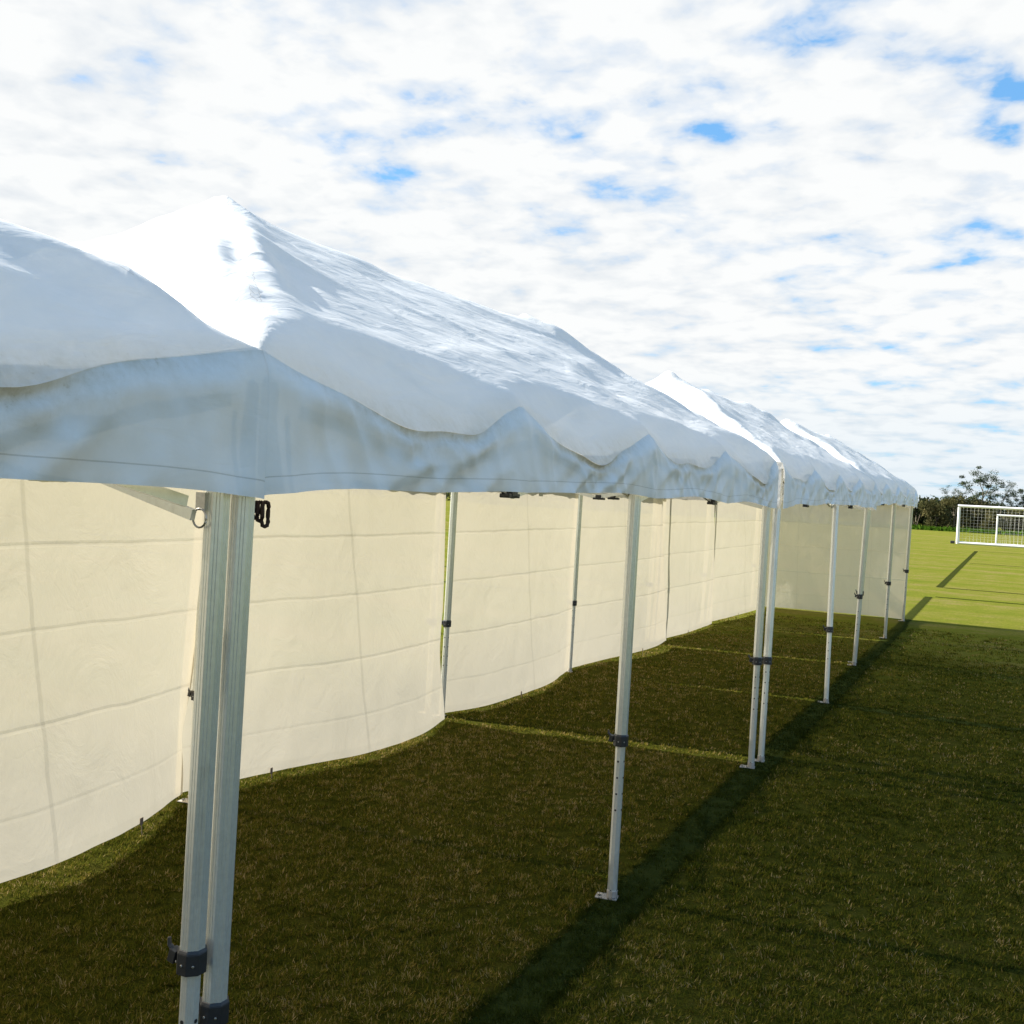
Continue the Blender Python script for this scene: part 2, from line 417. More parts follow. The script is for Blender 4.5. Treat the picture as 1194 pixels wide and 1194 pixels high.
# ------------------------------------------------------------------ grass blades (stuff)
def blades():
    P = []; W_ = []; L_ = []
    TC = []; A_ = []
    def region(x0, x1, y0, y1, dens, w, l, per=26, tr=.034):
        nt = int((x1 - x0) * (y1 - y0) * dens / per)
        cx = rng.uniform(x0, x1, nt); cy = rng.uniform(y0, y1, nt)
        # lusher and barer spots
        q = np.sin(cx * 5.1 + 2 * np.sin(cy * 3.3)) * np.sin(cy * 4.7 + 1.6 * np.sin(cx * 2.9)) + .6 * np.sin(cx * 13 + cy * 9) * np.sin(cy * 14 - cx * 5)
        keep = rng.random(nt) < np.clip(.80 + .22 * q, .35, 1)
        cx = cx[keep]; cy = cy[keep]; nt = len(cx)
        sz = rng.uniform(.6, 1.35, nt); tn = rng.normal(0, 1, nt)
        k = np.repeat(np.arange(nt), per); n = len(k)
        a = rng.uniform(0, 2 * PI, n); r = tr * sz[k] * np.sqrt(rng.random(n)) 
        P.append(np.stack([cx[k] + r * np.cos(a), cy[k] + r * np.sin(a)], 1)); A_.append(a + rng.normal(0, .9, n)); TC.append(tn[k])
        W_.append(w * rng.uniform(.7, 1.3, n)); L_.append(l * rng.uniform(.5, 1.3, n) * (.6 + .4 * sz[k]))
    region(-3.4, 2.3, 2.0, 3.6, 30000, .0028, .025)
    region(-3.4, 2.3, 3.6, 5.2, 24000, .0031, .025)
    region(-3.4, 2.4, 5.2, 8.0, 14500, .0039, .026, 22, .036)
    region(-3.4, 2.6, 8.0, 12.0, 7200, .0054, .027, 18, .045)
    region(-3.4, 3.0, 12.0, 16.0, 3400, .0075, .027, 14, .06)
    region(-3.5, 3.4, 16.0, 19.5, 1100, .010, .026, 10, .08)
    region(2.3, 4.2, 1.5, 9.0, 3000, .0055, .030, 20, .045)
    region(-5.5, -3.4, 2.0, 20.0, 350, .010, .032, 12, .07)
    P = np.concatenate(P); W_ = np.concatenate(W_); L_ = np.concatenate(L_); TC = np.concatenate(TC); n = len(P)
    az = np.concatenate(A_); lean = np.radians(rng.normal(42, 18, n).clip(4, 80))
    dirx = np.cos(az) * np.sin(lean); diry = np.sin(az) * np.sin(lean); dz = np.cos(lean)
    sx = -np.sin(az); sy = np.cos(az)
    tw = rng.uniform(-1, 1, n)
    b = np.stack([P[:, 0], P[:, 1], np.full(n, -.002)], 1)
    side = np.stack([sx, sy, tw * .5], 1) * (W_ / 2)[:, None]
    midd = b + np.stack([dirx * .45, diry * .45, dz * .62], 1) * L_[:, None]
    tip = b + np.stack([dirx, diry, dz], 1) * L_[:, None]
    V = np.empty((n, 5, 3), dtype=np.float32)
    V[:, 0] = b - side; V[:, 1] = b + side; V[:, 2] = midd + side * .85; V[:, 3] = midd - side * .85; V[:, 4] = tip
    V[:, :, 2] = np.maximum(V[:, :, 2], .001)
    base = (np.arange(n, dtype=np.int32) * 5)[:, None]
    loops = np.concatenate([base + np.array([[0, 1, 2, 3]]), base + np.array([[3, 2, 4]])], 1).astype(np.int32).ravel()
    me = bpy.data.meshes.new('grass')
    me.vertices.add(n * 5); me.vertices.foreach_set('co', V.ravel())
    me.loops.add(n * 7); me.loops.foreach_set('vertex_index', loops)
    me.polygons.add(n * 2)
    st = np.empty((n, 2), dtype=np.int32); st[:, 0] = np.arange(n) * 7; st[:, 1] = st[:, 0] + 4
    me.polygons.foreach_set('loop_start', st.ravel())
    me.update(calc_edges=True)
    # tint: patchy, worn and brown under the tents
    pt = np.zeros(n)
    for k, (f, a) in enumerate(((.8, .5), (2.3, .3), (6.1, .2))):
        ph = rng.uniform(0, 6.28, 6)
        pt += a * (np.sin(P[:, 0] * f * 1.3 + ph[0] + 1.7 * np.sin(P[:, 1] * f * .7 + ph[1])) * np.sin(P[:, 1] * f + ph[2] + 1.3 * np.sin(P[:, 0] * f * .9 + ph[3])))
    worn = np.where((P[:, 0] < 0) & (P[:, 0] > -3), .10, 0)
    tint = np.clip(.06 + .80 * rng.beta(1.7, 2.2, n) + .16 * pt + worn + .16 * TC, 0, 1)
    straw = rng.random(n) < .035
    tint[straw] = np.clip(tint[straw] + .45, 0, 1)
    # old field marking, plus eave shade painted along the posts; dark turf, ragged edges
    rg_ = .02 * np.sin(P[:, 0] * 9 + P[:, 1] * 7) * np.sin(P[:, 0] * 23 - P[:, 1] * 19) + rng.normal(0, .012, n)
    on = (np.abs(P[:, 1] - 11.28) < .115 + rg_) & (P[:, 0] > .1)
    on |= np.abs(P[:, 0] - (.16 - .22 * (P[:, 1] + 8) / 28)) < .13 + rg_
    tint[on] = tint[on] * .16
    a = me.attributes.new('tint', 'FLOAT', 'POINT'); a.data.foreach_set('value', np.repeat(tint, 5).astype(np.float32))
    me.materials.append(M_blade)
    o = bpy.data.objects.new('grass', me); link(o)
    tag(o, 'short worn olive turf under and around the row of white marquees', 'grass', kind='stuff')
blades()

# ------------------------------------------------------------------ marquees
TW = 2.87                    # width of a tent
def ribbed(r, n=8, groove=.0016):
    pr = []
    for i in range(n):
        a0 = 2 * PI * (i - .5) / n; a1 = 2 * PI * (i + .5) / n
        A = Vector((r * math.cos(a0), r * math.sin(a0))); B = Vector((r * math.cos(a1), r * math.sin(a1)))
        nn = ((A + B) / 2).normalized()
        for t, g in ((.04, 0), (.30, 0), (.34, 1), (.38, 0), (.62, 0), (.66, 1), (.70, 0), (.96, 0)):
            p = A.lerp(B, t) - nn * (groove * g); pr.append((p.x, p.y))
    return pr

def leg(parent, foot, top, zc, detail=True, lever_dir=-1, ring=False, strap=False):
    foot = Vector(foot); top = Vector(top)
    at = lambda z: foot.lerp(top, (z - foot.z) / (top.z - foot.z))
    m = MB(); m.prism(at(zc - .01), top, ribbed(.033) if detail else [(.033 * math.cos(PI / 8 + PI * i / 4), .033 * math.sin(PI / 8 + PI * i / 4)) for i in range(8)], up=(1, 0, 0))
    lg = m.build('leg', M_alu, parent)
    m = MB(); m.prism(at(.008), at(zc + .02), ribbed(.0255, 8, .0012) if detail else [(.0255 * math.cos(PI / 8 + PI * i / 4), .0255 * math.sin(PI / 8 + PI * i / 4)) for i in range(8)], up=(1, 0, 0))
    m.cur = 1
    for k in range(9):
        z = .05 + k * .085
        if z > zc - .06: break
        if k in (0, 6, 7, 8, 5):
            c = at(z)
            for dx, dy in ((.0, -1.0), (1.0, 0.0)):
                d = Vector((dx, dy, 0)); m.tube(c + d * .0225, c + d * .0248, .0055, 8)
    m.build('inner_tube', [M_alu2, M_black], lg)
    # adjuster collar with spring lever
    m = MB(); oct_ = lambda r: [(r * math.cos(PI / 8 + PI * i / 4), r * math.sin(PI / 8 + PI * i / 4)) for i in range(8)]
    m.prism(at(zc - .032), at(zc + .022), oct_(.0395), up=(1, 0, 0))
    m.prism(at(zc + .022), at(zc + .030), oct_(.0395), up=(1, 0, 0), prof2=oct_(.0345))
    c = at(zc)
    lx = lever_dir
    m.box(c + Vector((lx * .047, -.012, .002)), (.022, .026, .034), 0, .25)
    m.path([c + Vector((lx * .050, -.012, .012)), c + Vector((lx * .064, -.014, .026)), c + Vector((lx * .066, -.014, .044))], [.008, .007, .005], 6)
    m.cur = 1
    for dx, dy in ((.028, -.026), (-.028, -.026), (0, -.0372)):
        d = Vector((dx, dy, 0)); m.tube(c + d * .98 + Vector((0, 0, -.006)), c + d * 1.06 + Vector((0, 0, -.006)), .004, 6)
    m.build('collar', [M_black, M_steel], lg, bevel=.002)
    # foot plate turned out to one side
    m = MB(); m.box((foot.x - .028, foot.y, .007), (.115, .075, .006), .15); m.prism((foot.x, foot.y, .010), (foot.x, foot.y, .05), oct_(.0285), up=(1, 0, 0))
    m.cur = 1; m.tube((foot.x - .065, foot.y - .01, .010), (foot.x - .065, foot.y - .01, .0135), .009, 8)
    m.build('foot_plate', [M_plate, M_black], lg, bevel=.0015)
    if ring:
        m = MB(); c = at(2.02) + Vector((-.018, -.036, 0))
        pts = [c + Vector((.022 * math.sin(t), -.006, .024 * math.cos(t) - .012)) for t in [2 * PI * i / 16 for i in range(17)]]
        m.path(pts, .0028, 6); m.box(c + Vector((0, .0, .03)), (.03, .012, .045)); m.build('ring', M_steel, lg)
    if strap:
        m = MB(); c = at(2.05) + Vector((.02, .045, 0))
        for s_, rr in ((0, .020), (.012, .026), (-.010, .017)):
            pts = [c + Vector((s_ + .003 * math.sin(3 * t), rr * math.sin(t) * .55 + s_ * .6, -rr * 1.1 + rr * 1.25 * math.cos(t))) for t in [2 * PI * i / 14 for i in range(15)]]
            m.path(pts, .0058, 6)
        m.build('strap', M_rope, lg)
    return lg

def scissor(parent, a, b, zl, zt, nrm, mids=2):
    """scissor truss from a to b (xy), lattice between zl and zt"""
    m = MB(); a = Vector((*a, 0)); b = Vector((*b, 0)); nv = Vector((*nrm, 0)); hubs = []
    pr = [(-.008, -.014), (.008, -.014), (.008, .014), (-.008, .014)]
    for k in range(mids):
        p = a.lerp(b, k / mids); q = a.lerp(b, (k + 1) / mids)
        lo0, hi0, lo1, hi1 = (zl, zt, zl + .015, zt)
        m.prism(p + Vector((0, 0, lo0)) + nv * .010, q + Vector((0, 0, hi1)) + nv * .010, pr)
        m.prism(p + Vector((0, 0, hi0)) - nv * .010, q + Vector((0, 0, lo1)) - nv * .010, pr)
        if k: hubs.append(p)
    t = m.build('scissor_truss', M_alu, parent)
    for p in hubs:
        for z in (zl + .012, zt):
            h = MB(); h.box(p + Vector((0, 0, z)), (.05, .05, .036)); h.box(p + Vector((0, 0, z - .014)), (.10 if abs(nrm[1]) > .5 else .045, .10 if abs(nrm[0]) > .5 else .045, .018))
            h.build('truss_bracket', M_black, t, bevel=.004)
    return t

def marquee(idx, label, x0, x1, y0, y1, hem, eave, peak, pk, dips, fine=1.0, grime=1.0, seed=0.0):
    """canopy over x0..x1, y0..y1 with ridge peaks at y = pk[0], pk[1]; dips = scallop depths per quarter bay"""
    root = empty('marquee', (x1, y0, 0), label, 'marquee', 'white marquees set up in one row along the field')
    cx = (x0 + x1) / 2; hw = (x1 - x0) / 2
    off = Vector((x1, y0, 0))
    nseg = 4
    def dipf(s, side):
        """s in 0..1 along a side: fold depth below the straight eave"""
        k = s * (nseg if side in 'RL' else 2); i = min(int(k), (nseg if side in 'RL' else 2) - 1); t = k - i
        D = dips[(i + 'RLNF'.index(side) * 2) % len(dips)]
        sh = math.sin(PI * t) ** 1.05 * (1 - .26 * math.sin(2 * PI * t + i * 1.9 + seed)) * (1 + .12 * math.sin(7.3 * k + seed) + .07 * math.sin(17.1 * k + 2 * seed))
        if side == 'L': return .13 * min(1, 7 * math.sin(PI * s))
        return D * max(0, sh) * (1 if side == 'R' else .3)
    def roof0(x, y):
        dx = min(x - x0, x1 - x) / hw
        dy = (y - y0) / (pk[0] - y0) if y < pk[0] else ((y1 - y) / (y1 - pk[1]) if y > pk[1] else 1)
        hh = max(.12 - abs(dx - dy), 0) / .12; t = max(0, min(dx, dy) - hh * hh * .12 / 4 * min(1, min(dx, dy) * 4))
        # slightly hollow slope, tight at the peak
        sag = .012 * math.sin(PI * min(1, t)) + .012 * math.sin(PI * min(1, t)) * t * t * 2
        rid = 0
        if pk[0] < y < pk[1]:
            q = (y - pk[0]) / (pk[1] - pk[0]); rid = .035 * math.sin(PI * q) * t ** 3
        return eave + (peak - eave) * (t - sag) - rid, t, dx, dy
    def edge_list(a, b, n):
        d = [0, .012, .03, .055, .085, .12, .16, .20, .25]
        d = [v for v in d]
        inner = np.linspace(.30, (b - a) - .30, n)
        return [a + v for v in d] + list(a + inner) + [b - v for v in reversed(d)]
    xs = edge_list(x0, x1, int(60 * fine)); ys = edge_list(y0, y1, int(150 * fine))
    V = []; G = []; SQ = []; WK = []
    for y in ys:
        for x in xs:
            z, t, dx, dy = roof0(x, y)
            dR, dL, dN, dF = x1 - x, x - x0, y - y0, y1 - y
            d = min(dR, dL, dN, dF)
            sy = (y - y0) / (y1 - y0); sx = (x - x0) / (x1 - x0)
            drop = 0; ox = oy = 0; gr = 0
            for dd, s, side in ((dR, sy, 'R'), (dL, sy, 'L'), (dN, sx, 'N'), (dF, sx, 'F')):
                if dd > 1.2: continue
                dp = dipf(s, side)
                w = .13 + .45 * dp
                k = max(0, 1 - dd / w)
                body = dp * (.94 * k ** 1.0 + .06) * math.exp(-max(0, dd - w) / .22) if dd < w else dp * .06 * math.exp(-(dd - w) / .3)
                # keep the crease off the corners
                drop = max(drop, body)
                bul = (dp / .18) ** 2 * .016 * max(0, 1 - dd / .10) - (.030 * (1 - min(1, dp / .17) ** 2)) * max(0, 1 - dd / .09) ** 1.3 * (1 if side in 'RL' else 0)
                if side == 'R': ox += bul
                if side == 'L': ox -= bul
                if side == 'N': oy -= bul
                if side == 'F': oy += bul
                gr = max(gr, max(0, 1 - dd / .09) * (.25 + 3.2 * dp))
            z -= drop
            if dR < .10 or dL < .10: z -= .012 * max(0, 1 - min(dR, dL) / .10) ** 2
            # wrinkles: long pulls along the slope, gathered near hips, flat at hems
            wgt = sstep(0, .22, d) 
            onR = dx < dy
            if onR:
                wv = ridged(x * 3.1 + seed + .55 * y, y * .62 + .3 * x, 1.3 + seed) * .011 + ridged(x * 6.3 - .5 * y, y * 1.25, 4.2 + seed) * .003
                wv += fbm(x * 2.0, y * 1.6, 7.7 + seed, 2) * .020
            else:
                wv = ridged(x * 3.4 + seed, y * .9, 9.1 + seed) * .014 + fbm(x * 3.2, y * 1.8, 2.7 + seed, 4) * .014
            # crumple belt along the hips
            hip = math.exp(-((dx - dy) / .26) ** 2) if (y < pk[0] or y > pk[1]) else 0
            wv += hip * (ridged(x * 2.3 + seed, y * 1.5, 5.5) * .034 + fbm(x * 4, y * 3, 3.3 + seed, 2) * .012)
            wk = (.25 + .75 * wgt) * sstep(0, .05, d + .012)
            z += wv * wk + (.014 * math.exp(-((x - cx) ** 2 + min((y - pk[0]) ** 2, (y - pk[1]) ** 2)) / .006))
            WK.append(wk); V.append((x + ox, y + oy, z)); G.append(min(1, gr * grime * .8))
            SQ.append(abs(dx - dy) * hw * .75 if (y < pk[0] or y > pk[1]) and t > .12 else 1.0)
    # sharp pulls and storage creases in the sheet
    VA = np.array(V); cr = np.zeros(len(VA)); cg = np.random.default_rng(int(seed * 100) + 5)
    ends = [(cx, pk[0]), (cx, pk[1])]; nodes = [(x1, y0 + (y1 - y0) * q) for q in (0, .25, .5, .75, 1)] + [(x0, y0 + (y1 - y0) * q) for q in (0, .25, .5, .75, 1)]
    segs = []
    for e in ends:
        for q in nodes:
            if abs(q[1] - e[1]) < 2.6:
                for _ in range(2):
                    f0, f1 = sorted(cg.uniform(0.02, .98, 2)); jx, jy = cg.normal(0, .07, 2)
                    segs.append((e[0] + (q[0] - e[0]) * f0, e[1] + (q[1] - e[1]) * f0, e[0] + (q[0] - e[0]) * f1 + jx, e[1] + (q[1] - e[1]) * f1 + jy, cg.uniform(.004, .011), cg.uniform(.018, .05)))
    for (ex, ey), (qx, qy) in (((cx, pk[0]), (x1, y0)), ((cx, pk[1]), (x1, y1)), ((cx, pk[0]), (x0, y0))):
        for k_ in range(9):
            f0 = cg.uniform(.03, .70); f1 = min(.93, f0 + cg.uniform(.12, .38)); ox_, oy_ = cg.normal(0, .085, 2); tw_ = cg.normal(0, .07)
            segs.append((ex + (qx - ex) * f0 + ox_ + tw_, ey + (qy - ey) * f0 + oy_ - tw_, ex + (qx - ex) * f1 + ox_, ey + (qy - ey) * f1 + oy_, cg.uniform(.016, .034) * cg.choice((-1, 1)), cg.uniform(.058, .10)))
    if seed == 2.3:
        for k_ in range(10):       # long pulls over the slope by the camera
            ax_ = cg.uniform(cx + .1, x1 - .3); segs.append((ax_, y1 - 2.4 + cg.uniform(-.3, .3), ax_ + cg.uniform(.2, .6), y1 - cg.uniform(.25, .9), cg.uniform(.010, .020) * cg.choice((-1, 1)), cg.uniform(.056, .09)))
    for _ in range(int(95 * (y1 - y0) / 6)):
        ax_ = cg.uniform(x0, x1); ay = cg.uniform(y0, y1); L_ = cg.uniform(.15, 1.3) ** 1.2; sg = 1 if ax_ > cx else -1
        an = cg.normal(.22, .28)
        segs.append((ax_, ay, ax_ + sg * L_ * math.sin(an), ay + L_ * math.cos(an), cg.uniform(.002, .0075) * cg.choice((-1, 1)), cg.uniform(.012, .045)))
    for (ax_, ay, bx, by, am, wd) in segs:
        dx_, dy_ = bx - ax_, by - ay; l2 = dx_ * dx_ + dy_ * dy_ + 1e-6
        t_ = ((VA[:, 0] - ax_) * dx_ + (VA[:, 1] - ay) * dy_) / l2; tc = np.clip(t_, 0, 1)
        dd_ = np.hypot(VA[:, 0] - ax_ - tc * dx_, VA[:, 1] - ay - tc * dy_)
        if wd > .055:
            am *= .55 if seed == 2.3 else .85
            cr += am * np.exp(-(dd_ / wd) ** 2) * np.sqrt(np.clip(4 * tc * (1 - tc), .0, 1)); continue
        am *= 1.9 if seed == 2.3 else 1.15
        cr += am * np.exp(-dd_ / wd) * np.sqrt(np.clip(4 * tc * (1 - tc), .0, 1))
    VA[:, 2] += cr * np.array(WK); V = [tuple(v) for v in VA]
    nx = len(xs); F = []
    for j in range(len(ys) - 1):
        for i in range(nx - 1):
            a = j * nx + i; F.append((a, a + 1, a + nx + 1, a + nx))
    mesh_obj('canopy', [Vector(v) - off for v in V], F, M_can, root, True, attrs={'grime': G, 'hem_height': [1.0] * len(V), 'seam_gap': SQ})
    # valance: hangs from the canopy edge all round
    ny = len(ys)
    ring = [('N', [i for i in range(nx)]), ('R', [j * nx + nx - 1 for j in range(ny)]),
            ('F', [(ny - 1) * nx + i for i in reversed(range(nx))]), ('L', [j * nx for j in reversed(range(ny))])]
    VV = []; VG = []; VH = []; VS = []; VF = []; VM = []; rows = 16
    nrmv = {'N': Vector((0, -1, 0)), 'R': Vector((1, 0, 0)), 'F': Vector((0, 1, 0)), 'L': Vector((-1, 0, 0))}
    for side, ids in ring:
        base = len(VV); n = len(ids); nv = nrmv[side]
        # resample evenly so the cloth has folds everywhere
        pts = [Vector(V[i]) for i in ids]; run = [0]
        for k in range(1, n): run.append(run[-1] + ((pts[k] - pts[k - 1]).xy.length))
        tot = run[-1]; N = max(60, int(tot / (.022 / fine)))
        cols = []
        for k in range(N + 1):
            q = tot * k / N; i = max(0, min(n - 2, int(np.searchsorted(run, q, side='right')) - 1))
            f = (q - run[i]) / max(1e-6, run[i + 1] - run[i]); cols.append((pts[i].lerp(pts[i + 1], f), k / N))
        for (p, s) in cols:
            so_ = s if side in 'NR' else 1 - s
            dp = dipf(so_, side); ss = s * tot
            cfade = min(1, min(s, 1 - s) * tot / (.12 if side in 'RL' else .35))
            bow = hem + .054 * math.sin(PI * s) ** .6 + .010 * mnoise.noise(Vector((ss * 1.1, seed, 3))) + .006 * math.sin(ss * 5.1 + seed)
            if side in 'R': bow += .016 * (abs(math.sin(PI * s * 4)) - .5) * cfade
            flat = Vector((p.x, p.y, 0)) 
            if side in 'RL': flat.x = (x1 if side == 'R' else x0)
            else: flat.y = (y0 + .006 if side == 'N' else y1 - .006)
            for r in range(rows + 1):
                v = (r / rows) ** 1.25
                z = p.z + (bow - p.z) * v
                outp = Vector((p.x, p.y, 0)).lerp(flat, 1 - max(0, 1 - v * 3.6) ** 2.2)
                # tuck under the fold, then drape
                tuck = -.016 * (dp / .18) ** 2 * math.exp(-((v - .12) / .10) ** 2)
                fold = cfade * (min(1, v * 5)) * (.020 * ridged(ss * 3.3 + .8 * v + seed, v * .9, 2.2) + .010 * ridged(ss * 7.7 - 1.2 * v + seed, v * .8, 6.2) + .008 * mnoise.noise(Vector((ss * 9 + seed, v * 1.4, 1))) + .010 * mnoise.noise(Vector((ss * 2.1, v * .7, 8 + seed))))
                # pleats fan out below each dip
                fan = (dp / .18) * .013 * math.sin(ss * 29 + 7 * v + 1.5 * math.sin(ss * 9)) * max(0, v - .05) * (1 - v) * 2
                o_ = outp + nv * (tuck + fold + fan) 
                VV.append(Vector((o_.x, o_.y, z)))
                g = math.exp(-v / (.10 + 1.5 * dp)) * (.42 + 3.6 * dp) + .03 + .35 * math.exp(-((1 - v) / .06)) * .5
                qq = so_ * 2; sd_ = abs(qq - round(qq)) * tot / 2
                VH.append(z - bow); VS.append(sd_ if 0 < round(qq) < 2 else 1.0)
                VG.append(min(1, g * grime))
        R1 = rows + 1
        for k in range(N):
            for r in range(rows):
                a = base + k * R1 + r; VF.append((a, a + 1, a + R1 + 1, a + R1)); VM.append(0 if side in 'RL' else 1)
    vo = mesh_obj('valance', [v - off for v in VV], VF, [M_val, M_can], root, True, attrs={'grime': VG, 'hem_height': VH, 'seam_gap': VS})
    vo.data.polygons.foreach_set('material_index', VM)
    return root

GOLD = []
t1 = marquee(0, 'white marquee nearest the camera, cut off by the left edge, with grimy sagging eave', -TW, 0.056, -4.05, 2.095, 2.058, 2.46, 3.09, (-2.6, .62), [.135, .15, .14, .13], 1.0, 1.15, 2.3)
t2 = marquee(1, 'white marquee with the largest crumpled roof in view, directly behind the nearest one', -TW, 0.056, 2.093, 8.24, 2.065, 2.46, 3.34, (3.48, 6.50), [.155, .175, .18, .165, .15, .17], 1.6, 1.0, 0.4)
t3 = marquee(2, 'white marquee third in the row, its bright end sunlit in the narrow gap', -TW - .02, 0.05, 8.50, 14.40, 2.075, 2.46, 3.37, (9.88, 13.0), [.15, .17, .14, .16], 1.0, .8, 5.1)
t4 = marquee(3, 'white marquee farthest away, at the row end, closed by a back wall', -TW - .05, .0, 14.50, 20.65, 2.13, 2.49, 3.40, (15.75, 19.2), [.14, .16, .15, .17], .9, .7, 8.8)

# legs: right-hand row (x = 0) and left-hand row
H = 2.40
leg(t1, (-.018, 1.972, 0), (-.020, 2.012, H), .885, ring=True)
leg(t1, (-.035, -1.0, 0), (-.035, -1.0, H), .80, False)
leg(t2, (.002, 2.043, 0), (-.004, 2.088, H), .728, strap=True, lever_dir=-1)
leg(t2, (-.006, 5.065, 0), (.0, 5.075, H), .842)
leg(t2, (-.015, 8.165, 0), (-.015, 8.20, H), .858)
leg(t3, (.005, 8.42, 0), (-.02, 8.62, H), .822)
leg(t3, (.03, 11.35, 0), (-.02, 11.55, H), .785)
leg(t3, (-.10, 14.28, 0), (-.04, 14.25, H), .93)
leg(t4, (-.13, 14.55, 0), (-.05, 14.50, H), .955)
leg(t4, (-.10, 17.66, 0), (-.06, 17.50, H), .905)
leg(t4, (-.12, 20.66, 0), (-.07, 20.45, H), .955)
LX = -2.95
for t, y, z in ((t1, -1.0, .8), (t1, 1.95, .8), (t2, 2.16, .8), (t2, 5.0, .70), (t2, 8.165, .86), (t3, 8.17, .86), (t3, 11.125, .82), (t3, 14.22, .84), (t4, 14.60, .85), (t4, 17.05, .83), (t4, 20.62, .83)):
    lx = -2.84 if y in (8.165, 11.125, 5.0) else (-2.995 if y == 8.17 else LX)
    leg(t, (lx - .02, y, 0), (lx, y, H), z, lx > LX)
# trusses on all four sides
for t, ya, yb, zl, dx in ((t1, -3.95, 1.945, 2.035, 0), (t2, 2.16, 8.18, 2.095, 0), (t3, 8.58, 14.26, 2.10, -.02), (t4, 14.58, 20.5, 2.165, -.04)):
    ym = (ya + yb) / 2
    for x in (-.03 + dx, -2.84 + dx):
        scissor(t, (x, ya + .03), (x, ym), zl, 2.38, (1, 0)); scissor(t, (x, ym), (x, yb - .03), zl, 2.38, (1, 0))
    for y in (ya, yb):
        scissor(t, (-.05 + dx, y), (-2.82 + dx, y), zl - .02, 2.36, (0, 1))

def gap_flap(parent, x0, x1, y0, y1, z, zh):  # added flap, out of view, stops sun falling through the gap between roofs
    vs = []; fs = []; n = 24; k = 6
    for i in range(n + 1):
        x = x0 + (x1 - x0) * i / n
        for j in range(k + 1):
            t = j / k; vs.append(Vector((x, y0 + (y1 - y0) * t, z - .07 * math.sin(PI * t) + .008 * mnoise.noise(Vector((x * 3, t, 1))))))
    for i in range(n):
        for j in range(k): a = i * (k + 1) + j; fs.append((a, a + k + 1, a + k + 2, a + 1))
    o = len(vs)
    for j in range(k + 1):
        t = j / k; vs.append(vs[j] + Vector((-.004, 0, 0))); vs.append(Vector((x0 - .01, y0 + (y1 - y0) * t, zh)))
    for j in range(k): a = o + 2 * j; fs.append((a, a + 2, a + 3, a + 1))
    off = parent_loc(parent)
    mesh_obj('sun_block_flap', [v - off for v in vs], fs, M_can, parent, True, attrs={'grime': [.3] * len(vs), 'hem_height': [1.0] * len(vs), 'seam_gap': [1.0] * len(vs)})
gap_flap(t3, -2.87, -.62, 8.20, 8.54, 2.44, 2.06)
gap_flap(t4, -2.87, -.62, 14.36, 14.54, 2.45, 2.10)

# ------------------------------------------------------------------ side walls
def interp(pts, s):
    """catmull-like smooth lookup through [(s, x, y, z)]"""
    for i in range(len(pts) - 1):
        if s <= pts[i + 1][0] or i == len(pts) - 2:
            a, b = pts[i], pts[i + 1]; t = (s - a[0]) / (b[0] - a[0]); t = min(1, max(0, t))
            p0 = pts[max(0, i - 1)]; p3 = pts[min(len(pts) - 1, i + 2)]
            out = []
            for k in (1, 2, 3):
                m1 = (b[k] - p0[k]) / max(1e-6, (b[0] - p0[0])); m2 = (p3[k] - a[k]) / max(1e-6, (p3[0] - a[0])); h = b[0] - a[0]
                t2_, t3_ = t * t, t * t * t
                out.append((2 * t3_ - 3 * t2_ + 1) * a[k] + (t3_ - 2 * t2_ + t) * h * m1 + (-2 * t3_ + 3 * t2_) * b[k] + (t3_ - t2_) * h * m2)
            return Vector(out)

